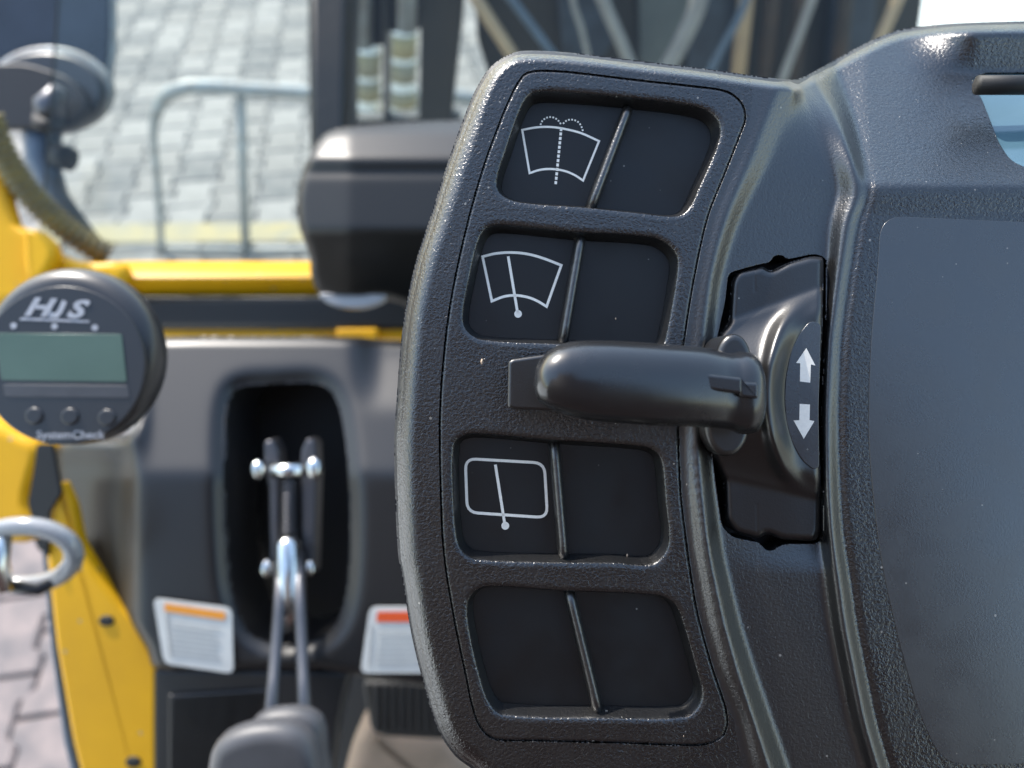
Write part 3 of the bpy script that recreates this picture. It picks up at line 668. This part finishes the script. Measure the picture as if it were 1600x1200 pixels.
# ---- pedal, boot, floor
fl_ = frame('cab_floor', 560, 1150, 1.05, 'dark cab floor mat', 'floor'); 
for k_ in ('label', 'category'): del fl_[k_]
fl_['kind'] = 'structure'
prism('mat_sheet', [(250,900),(1300,900),(1300,1400),(250,1400)], 1.05, .02, fl_, 'dark')
pd = frame('ribbed_pedal', 630, 1110, .8, 'black ribbed rubber pedal below the red headed sticker', 'pedal')
prism('pedal_plate', roundpoly([(566,1066),(690,1062),(720,1090),(720,1158),(600,1152),(578,1140)], 10), .8, .02, pd, 'rubber', bev=.004)
for i in range(9): prism('rib', roundpoly([(584+i*13,1070),(591+i*13,1070),(592+i*13,1146),(585+i*13,1146)], 2, 2), .796, .01, pd, 'dark', bev=.0015)
bt = frame('boot_toe', 630, 1180, .85, 'rounded tan leather shape, out of focus below the ribbed pedal', 'boot')
prism('toe', cr([(532,1230),(540,1190),(552,1155),(570,1128),(590,1124),(620,1140),(680,1144),(715,1160),(740,1200),(750,1300),(540,1300)], 4), .85, .06, bt, 'tan', bev=.025, bseg=8)
# ---- black pod on the sill
DPD = .6
pod = frame('dash_pod', 600, 340, DPD, 'black rounded plastic housing on the windscreen sill with a pale crescent standing for the light gap underneath', 'housing')
pol = cr([(467,292),(478,255),(502,214),(524,202),(580,194),(700,188),(860,190),(900,300),(880,470),(700,482),(640,476),(600,464),(540,468),(500,458),(486,430),(484,400),(468,356),(464,320)], 4)
def pod_h(X, Y, sdo):
    h = np.interp(Y.ravel(), [190,206,248,260,268,275,362,372,480], [-36,-20,0,-1,-5,-1,3,-3,-75]).reshape(X.shape)
    h -= np.clip(545-X, 0, 90)*.16
    h = blur(h, 2.)
    s = np.clip(sdo/14, 0, 1); return h-9*(1-np.sqrt(1-(1-s)**2)), np.zeros_like(h)
patch('housing', pol, [], pod_h, 3., DPD, pod, 'podm', wall=(18, 2.))
prism('crescent_gap_light', cr([(498,458),(540,462),(602,460),(596,472),(560,482),(530,480),(508,472)], 3), .625, .01, pod, 'clear', bev=.002)  # pale piece standing in for light seen through the gap
# ---- ring at lower left
rg = frame('grab_ring', 40, 870, .5, 'clear glossy oval ring handle at the left edge below the yellow panel', 'handle')
pts = [LP(rg, 36+80*math.cos(a*math.pi/20), 868+46*math.sin(a*math.pi/20), .5+.01*math.sin(a*math.pi/20)) for a in range(41)]
tube('ring', pts, .006, rg, 'clear', caps=False)
ptube('stem', [(2,838,.49),(-2,880,.49),(6,925,.49)], .006, 'chrome', rg)
ptube('foot', [(20,915,.497),(60,922,.503),(100,896,.507)], .004, 'dark', rg)
# ================================================================== LAMP AND MIRROR, outside the glass
mi = frame('wing_mirror', 60, 60, 1.05, 'large rounded blue-grey glass with pale rim in the top left corner', 'mirror')
mo = cr([(-120,-160),(60,-160),(150,-120),(172,-40),(176,40),(172,100),(160,150),(60,170),(-120,170)], 4)
prism('rim', mo, 1.05, .012, mi, 'galv', bev=.006)
prism('glass', inset(mo, 7), 1.045, .01, mi, 'mirror', bev=.003)
la = frame('work_lamp', 80, 150, .9, 'black round lamp back with silver bolt on a blue-grey bracket, upper left', 'lamp')
prism('rim', ell(74, 138, 98, 68, 48), .9, .012, la, 'galv', bev=.004)
prism('housing', ell(68, 141, 92, 62, 48), .89, .015, la, 'module', bev=.006, bseg=6)
prism('mount_plate', roundpoly([(-60,100),(40,98),(110,120),(140,165),(110,200),(-60,200)], 18), .872, .01, la, 'dark', bev=.003)
ptube('bolt', [(94,138,.85),(78,166,.855),(76,188,.86)], [.009,.017,.015], 'steel', la, 16)
ptube('bolt', [(76,186,.845),(76,198,.85)], .016, 'rubber', la, 16)
ptube('bracket', [(66,200,.9),(66,250,.9),(90,310,.9),(150,392,.9)], [.022,.018,.013,.012], 'hoseb', la)
ptube('clamp', [(84,240,.89),(112,250,.89)], .014, 'rubber', la)
ho = frame('cable_hose', 70, 320, .95, 'olive corrugated hose curving down to the yellow frame at left', 'hose')
hp = []; hr = []
for i in range(90):
    t = i/89; x, y = (1-t)**2*-20+2*t*(1-t)*30+t*t*170, (1-t)**2*180+2*t*(1-t)*330+t*t*400
    hp.append(LP(ho, x, y, .735+.0009*i)); hr.append(.0145 if i % 4 < 2 else .0115)
tube('hose_body', hp, hr, ho, 'olive', 12)
# ================================================================== MAST
ma = thing('forklift_mast', Vp(900, 300, 1.6), 'dark steel forklift mast with carriage plates beyond the windscreen', 'mast')
def mst(name, poly, Y=1.5, th=.1, m='mast', bev=.004): return prismV(name, poly, Y, th, ma, m, bev)
mst('mast_rail', [(478,-300),(552,-300),(548,200),(548,420),(486,420)], 1.35)
mst('mast_rail', [(598,-300),(608,-300),(603,220),(600,420),(588,420),(598,200)], 1.55)
mst('mast_rail', [(662,-300),(748,-300),(722,40),(706,190),(690,420),(650,420)], 1.55)
mst('cross_plate', [(540,-300),(600,-300),(600,72),(540,76)], 1.6, .04)
mst('cross_plate', [(604,-300),(668,-300),(664,46),(604,52)], 1.6, .04)
mst('cross_plate', [(540,188),(720,182),(720,420),(540,420)], 1.6, .04)
mst('carriage_plate', [(730,-300),(745,60),(770,140),(800,300),(820,420),(1420,420),(1426,120),(1443,0),(1470,-300)], 1.7, .05)
mst('guard_plate', [(996,-300),(1092,-300),(1078,30),(1040,120),(1000,100)], 1.66, .03, 'plateg')
mst('guard_plate', [(1104,-300),(1180,-300),(1150,150),(1070,150)], 1.66, .03, 'plateb')
mst('guard_plate', [(850,-300),(930,-300),(960,60),(930,110),(880,100)], 1.66, .03, 'plateb')
mst('guard_plate', [(1330,-300),(1385,-300),(1360,150),(1290,150)], 1.66, .03, 'plateb')
cyl = lambda a, b, r, m, Y=1.5, n='cylinder': tube(n, [Vp(*a, Y), Vp(*b, Y)], r, ma, m, world=True)
cyl((572,-300),(566,72),.02,'galv',1.58); cyl((640,-300),(636,48),.018,'galv',1.5)
for x, m_ in ((1175,'hoset'),(1216,'rust'),(1262,'rust'),(1330,'rust')): cyl((x+22,-300),(x-30,200),.016,m_,1.62,'lift_chain')
def hose(pts, r, m, lbl):
    h = thing('hydraulic_hose', Vp(pts[1][0], pts[1][1], 1.5), lbl, 'hose', group='hydraulic hoses on the mast')
    c = cr(pts, 5, False); tube('hose_body', [Vp(x, y, 1.5) for i, (x, y) in enumerate(c)], r, h, m, world=True)
hose([(668,-120),(745,0),(790,70),(860,180)], .012, 'hoset', 'tan hose slanting down, leftmost of the hoses on the mast')
hose([(708,-120),(800,0),(860,80),(935,180)], .008, 'hoseb', 'thin blue-grey hose next to the tan hose')
hose([(885,-140),(942,0),(968,60),(1018,180)], .012, 'hoseg', 'grey hose slanting down above the middle of the console')
hose([(1105,-140),(1092,0),(1070,55),(1030,130)], .017, 'hoseg', 'thick pale curved hose bending left, rightmost of the middle pair')
hose([(1320,-140),(1265,10),(1235,90),(1202,180)], .009, 'hoseg', 'thin dim grey hose, fourth along the mast')
hose([(1462,-140),(1398,10),(1376,60),(1330,170)], .011, 'hoset', 'brownish hose beside the bright gap at right')
hose([(880,-140),(895,0),(910,50),(925,120)], .006, 'hoseg', 'short thin grey hose between tan and grey hoses')
hose([(1190,-140),(1165,0),(1120,90),(1080,170)], .008, 'hoseb', 'blue-grey hose right of the thick pale hose')
# ================================================================== GROUND, PAVERS, BARRIER
gr = link('ground', mesh('ground', [(-150,-150,-.06),(150,-150,-.06),(150,150,-.06),(-150,150,-.06)], [(0,1,2,3)]), 'joint', None, smooth=False); tag(gr, kind='structure')
PW, PL = .235, .28
def paver_mesh(mt):
    pts = []; w2, d_ = PW/2-.004, .016; L = PL-.008
    ys = [-.5,-.28,-.2,.2,.28,.5]; xs = [1,1,-1,-1,1,1]
    for y_, s in zip(ys, xs): pts.append((w2+d_*s-.0, y_*L))
    for y_, s in reversed(list(zip(ys, xs))): pts.append((-w2-d_*s, y_*L))
    n = len(pts); c = .93
    V = [(x, y, -.06) for x, y in pts]+[(x, y, -.008) for x, y in pts]+[(x*c, y*.96, 0) for x, y in pts]
    F = [[i, (i+1) % n, n+(i+1) % n, n+i] for i in range(n)]+[[n+i, n+(i+1) % n, 2*n+(i+1) % n, 2*n+i] for i in range(n)]+[list(range(2*n, 3*n))]
    me = mesh('paver', V, F); me.materials.append(M[mt]); return me
pms = [paver_mesh(k) for k in ('paver','paver2','paver4')]; pinkm = paver_mesh('paver3')
rot = R(9); cnt = 0; rest = []
inv = ROT.transposed()
for i in range(-60, 40):
    for j in range(-5, 75):
        lx, ly = i*PW, j*PL + (PL/2 if i % 2 else 0)
        x = lx*math.cos(rot)-ly*math.sin(rot); y = lx*math.sin(rot)+ly*math.cos(rot)
        q = inv @ (Vector((x, y, 0))-CAMP)
        if q.z > -.3: continue
        px, py = 800+1200*q.x/-q.z, 600-1200*q.y/-q.z
        if not (-250 < px < 1900 and -320 < py < 1450): continue
        vis = (60 < px < 500 and -20 < py < 400) or (-30 < px < 145 and 850 < py < 1230) or (690 < px < 780 and 20 < py < 200) or (545<px<665 and 30<py<200)
        pink = px < 300 and py > 700  # nearest pavers carry the painted reflection tint
        if vis and cnt < 300:
            o = bpy.data.objects.new('paver', pinkm if pink else random.choice(pms)); COL.objects.link(o); o.parent = gr
            o.location = (x, y, random.uniform(-.002, .002)); o.rotation_euler = (random.uniform(-.02,.02), random.uniform(-.02,.02), rot+random.uniform(-.015,.015)); cnt += 1
        elif -100 < px < 800 or py < 100: rest.append((x, y, pink))
V = []; F = []; mi_ = []
src = pms[0]; vs = [v.co.copy() for v in src.vertices]; fs = [list(p.vertices) for p in src.polygons]
for x, y, pk in rest[:4200]:
    s = len(V); c, s_ = math.cos(rot), math.sin(rot)
    V += [(x+v.x*c-v.y*s_, y+v.x*s_+v.y*c, v.z-.001) for v in vs]; F += [[s+a for a in f] for f in fs]; k = 3 if pk else random.randrange(3); mi_ += [k]*len(fs)
me = mesh('paver_field', V, F)
for k in ('paver','paver2','paver4','paver3'): me.materials.append(M[k])
me.polygons.foreach_set('material_index', mi_)
pf = bpy.data.objects.new('paver_field', me); COL.objects.link(pf); pf.parent = gr; pf['kind'] = 'stuff'
print('pavers', cnt, len(rest))
a, b, c, d = Gp(60, 350, .004), Gp(1000, 344, .004), Gp(1000, 372, .004), Gp(60, 380, .004)
yl = link('painted_line', mesh('painted_line', [a, b, c, d], [(0,1,2,3)]), 'yline', None, smooth=False); tag(yl, kind='structure')
a, b, c, d = Gp(1424, 140, .01), Gp(1900, 140, .01), Gp(2000, -400, .01), Gp(1440, -400, .01)
ws = link('overexposed_ground', mesh('overexposed_ground', [a, b, c, d], [(0,1,2,3)]), 'white', None, smooth=False); tag(ws, kind='structure')  # white colour standing in for overexposed ground in the corner
YB = 3.25
ba = thing('crowd_barrier', Vp(300, 395, YB), 'galvanised steel crowd barrier standing on the pavers beyond the windscreen', 'barrier')
c = cr([(252,392),(247,300),(240,215),(243,180),(258,152),(285,138),(320,135),(400,140),(500,145),(700,150),(760,156)], 6, False)
tube('frame_tube', [Vp(x, y, YB) for x, y in c], [.016+.016*min(1, max(0, (i-12)/14)) for i in range(len(c))], ba, 'galv', world=True)
for x in (380, 515, 650): tube('bar', [Vp(x-4, 148, YB+.005), Vp(x+4, 392, YB+.005)], .021, ba, 'galv', world=True)
tube('bottom_bar', [Vp(250,388,YB), Vp(700,390,YB)], .012, ba, 'galv', world=True)
for x, y, lb in ((572,70,'added pale post for a bright gap, yellow bands for reflections, the left of two between the mast rails'),(628,40,'added pale post for a bright gap, yellow bands for reflections, the right of two between the mast rails')):
    pp = thing('bright_gap_post', Vp(x, 330, 3.), lb, 'post', group='added posts standing for the bright gaps beyond the mast')
    tube('post_body', [Vp(x+2, y-150, 3.), Vp(x-4, 400, 3.)], .055, pp, 'white', world=True)  # made-up post whose pale colour stands for the bright gap
    for y0, y1 in ((78,112),(122,150),(166,190)):
        dy = -28 if x > 600 else 0
        tube('band', [Vp(x+1, y0+dy, 2.995), Vp(x, y1+dy, 2.995)], .059, pp, 'yline', world=True)  # yellow reflections in the gap drawn as painted rings
# ================================================================== UNSEEN SEAT AND APRON, ADDED TO SHAPE REFLECTIONS
def box(name, x0, x1, y0, y1, z0, z1, m, parent):
    V = [Vector((x, y, z))-Vector(parent.location) for z in (z0, z1) for x, y in ((x0,y0),(x1,y0),(x1,y1),(x0,y1))]
    o = link(name, mesh(name, V, [[3,2,1,0],[4,5,6,7],[0,1,5,4],[1,2,6,5],[2,3,7,6],[3,0,4,7]]), m, parent, smooth=False)
    md = o.modifiers.new('b', 'BEVEL'); md.width = .02; md.segments = 3; return o
st = thing('unseen_seat', (-.05, -.3, 1.2), 'unseen dark red-brown vinyl seat added to shape the console reflections', 'seat')  # unseen, added and sized to darken and redden console reflections
box('backrest', -.55, .41, -.45, -.3, 1.5, 2.62, 'seat', st); box('headrest', -.3, .2, -.43, -.33, 2.64, 2.9, 'seat', st); box('cushion', -.5, .33, -.42, -.05, 1.35, 1.48, 'seat', st)
ap = link('bounce_apron', mesh('bounce_apron', [(-40,-30,.012),(-2.3,-30,.012),(-2.3,2.0,.012),(-40,2.0,.012)], [(0,1,2,3)]), 'white', None, smooth=False); tag(ap, kind='structure')  # unseen pale ground added to reflect brightness onto the console ridges
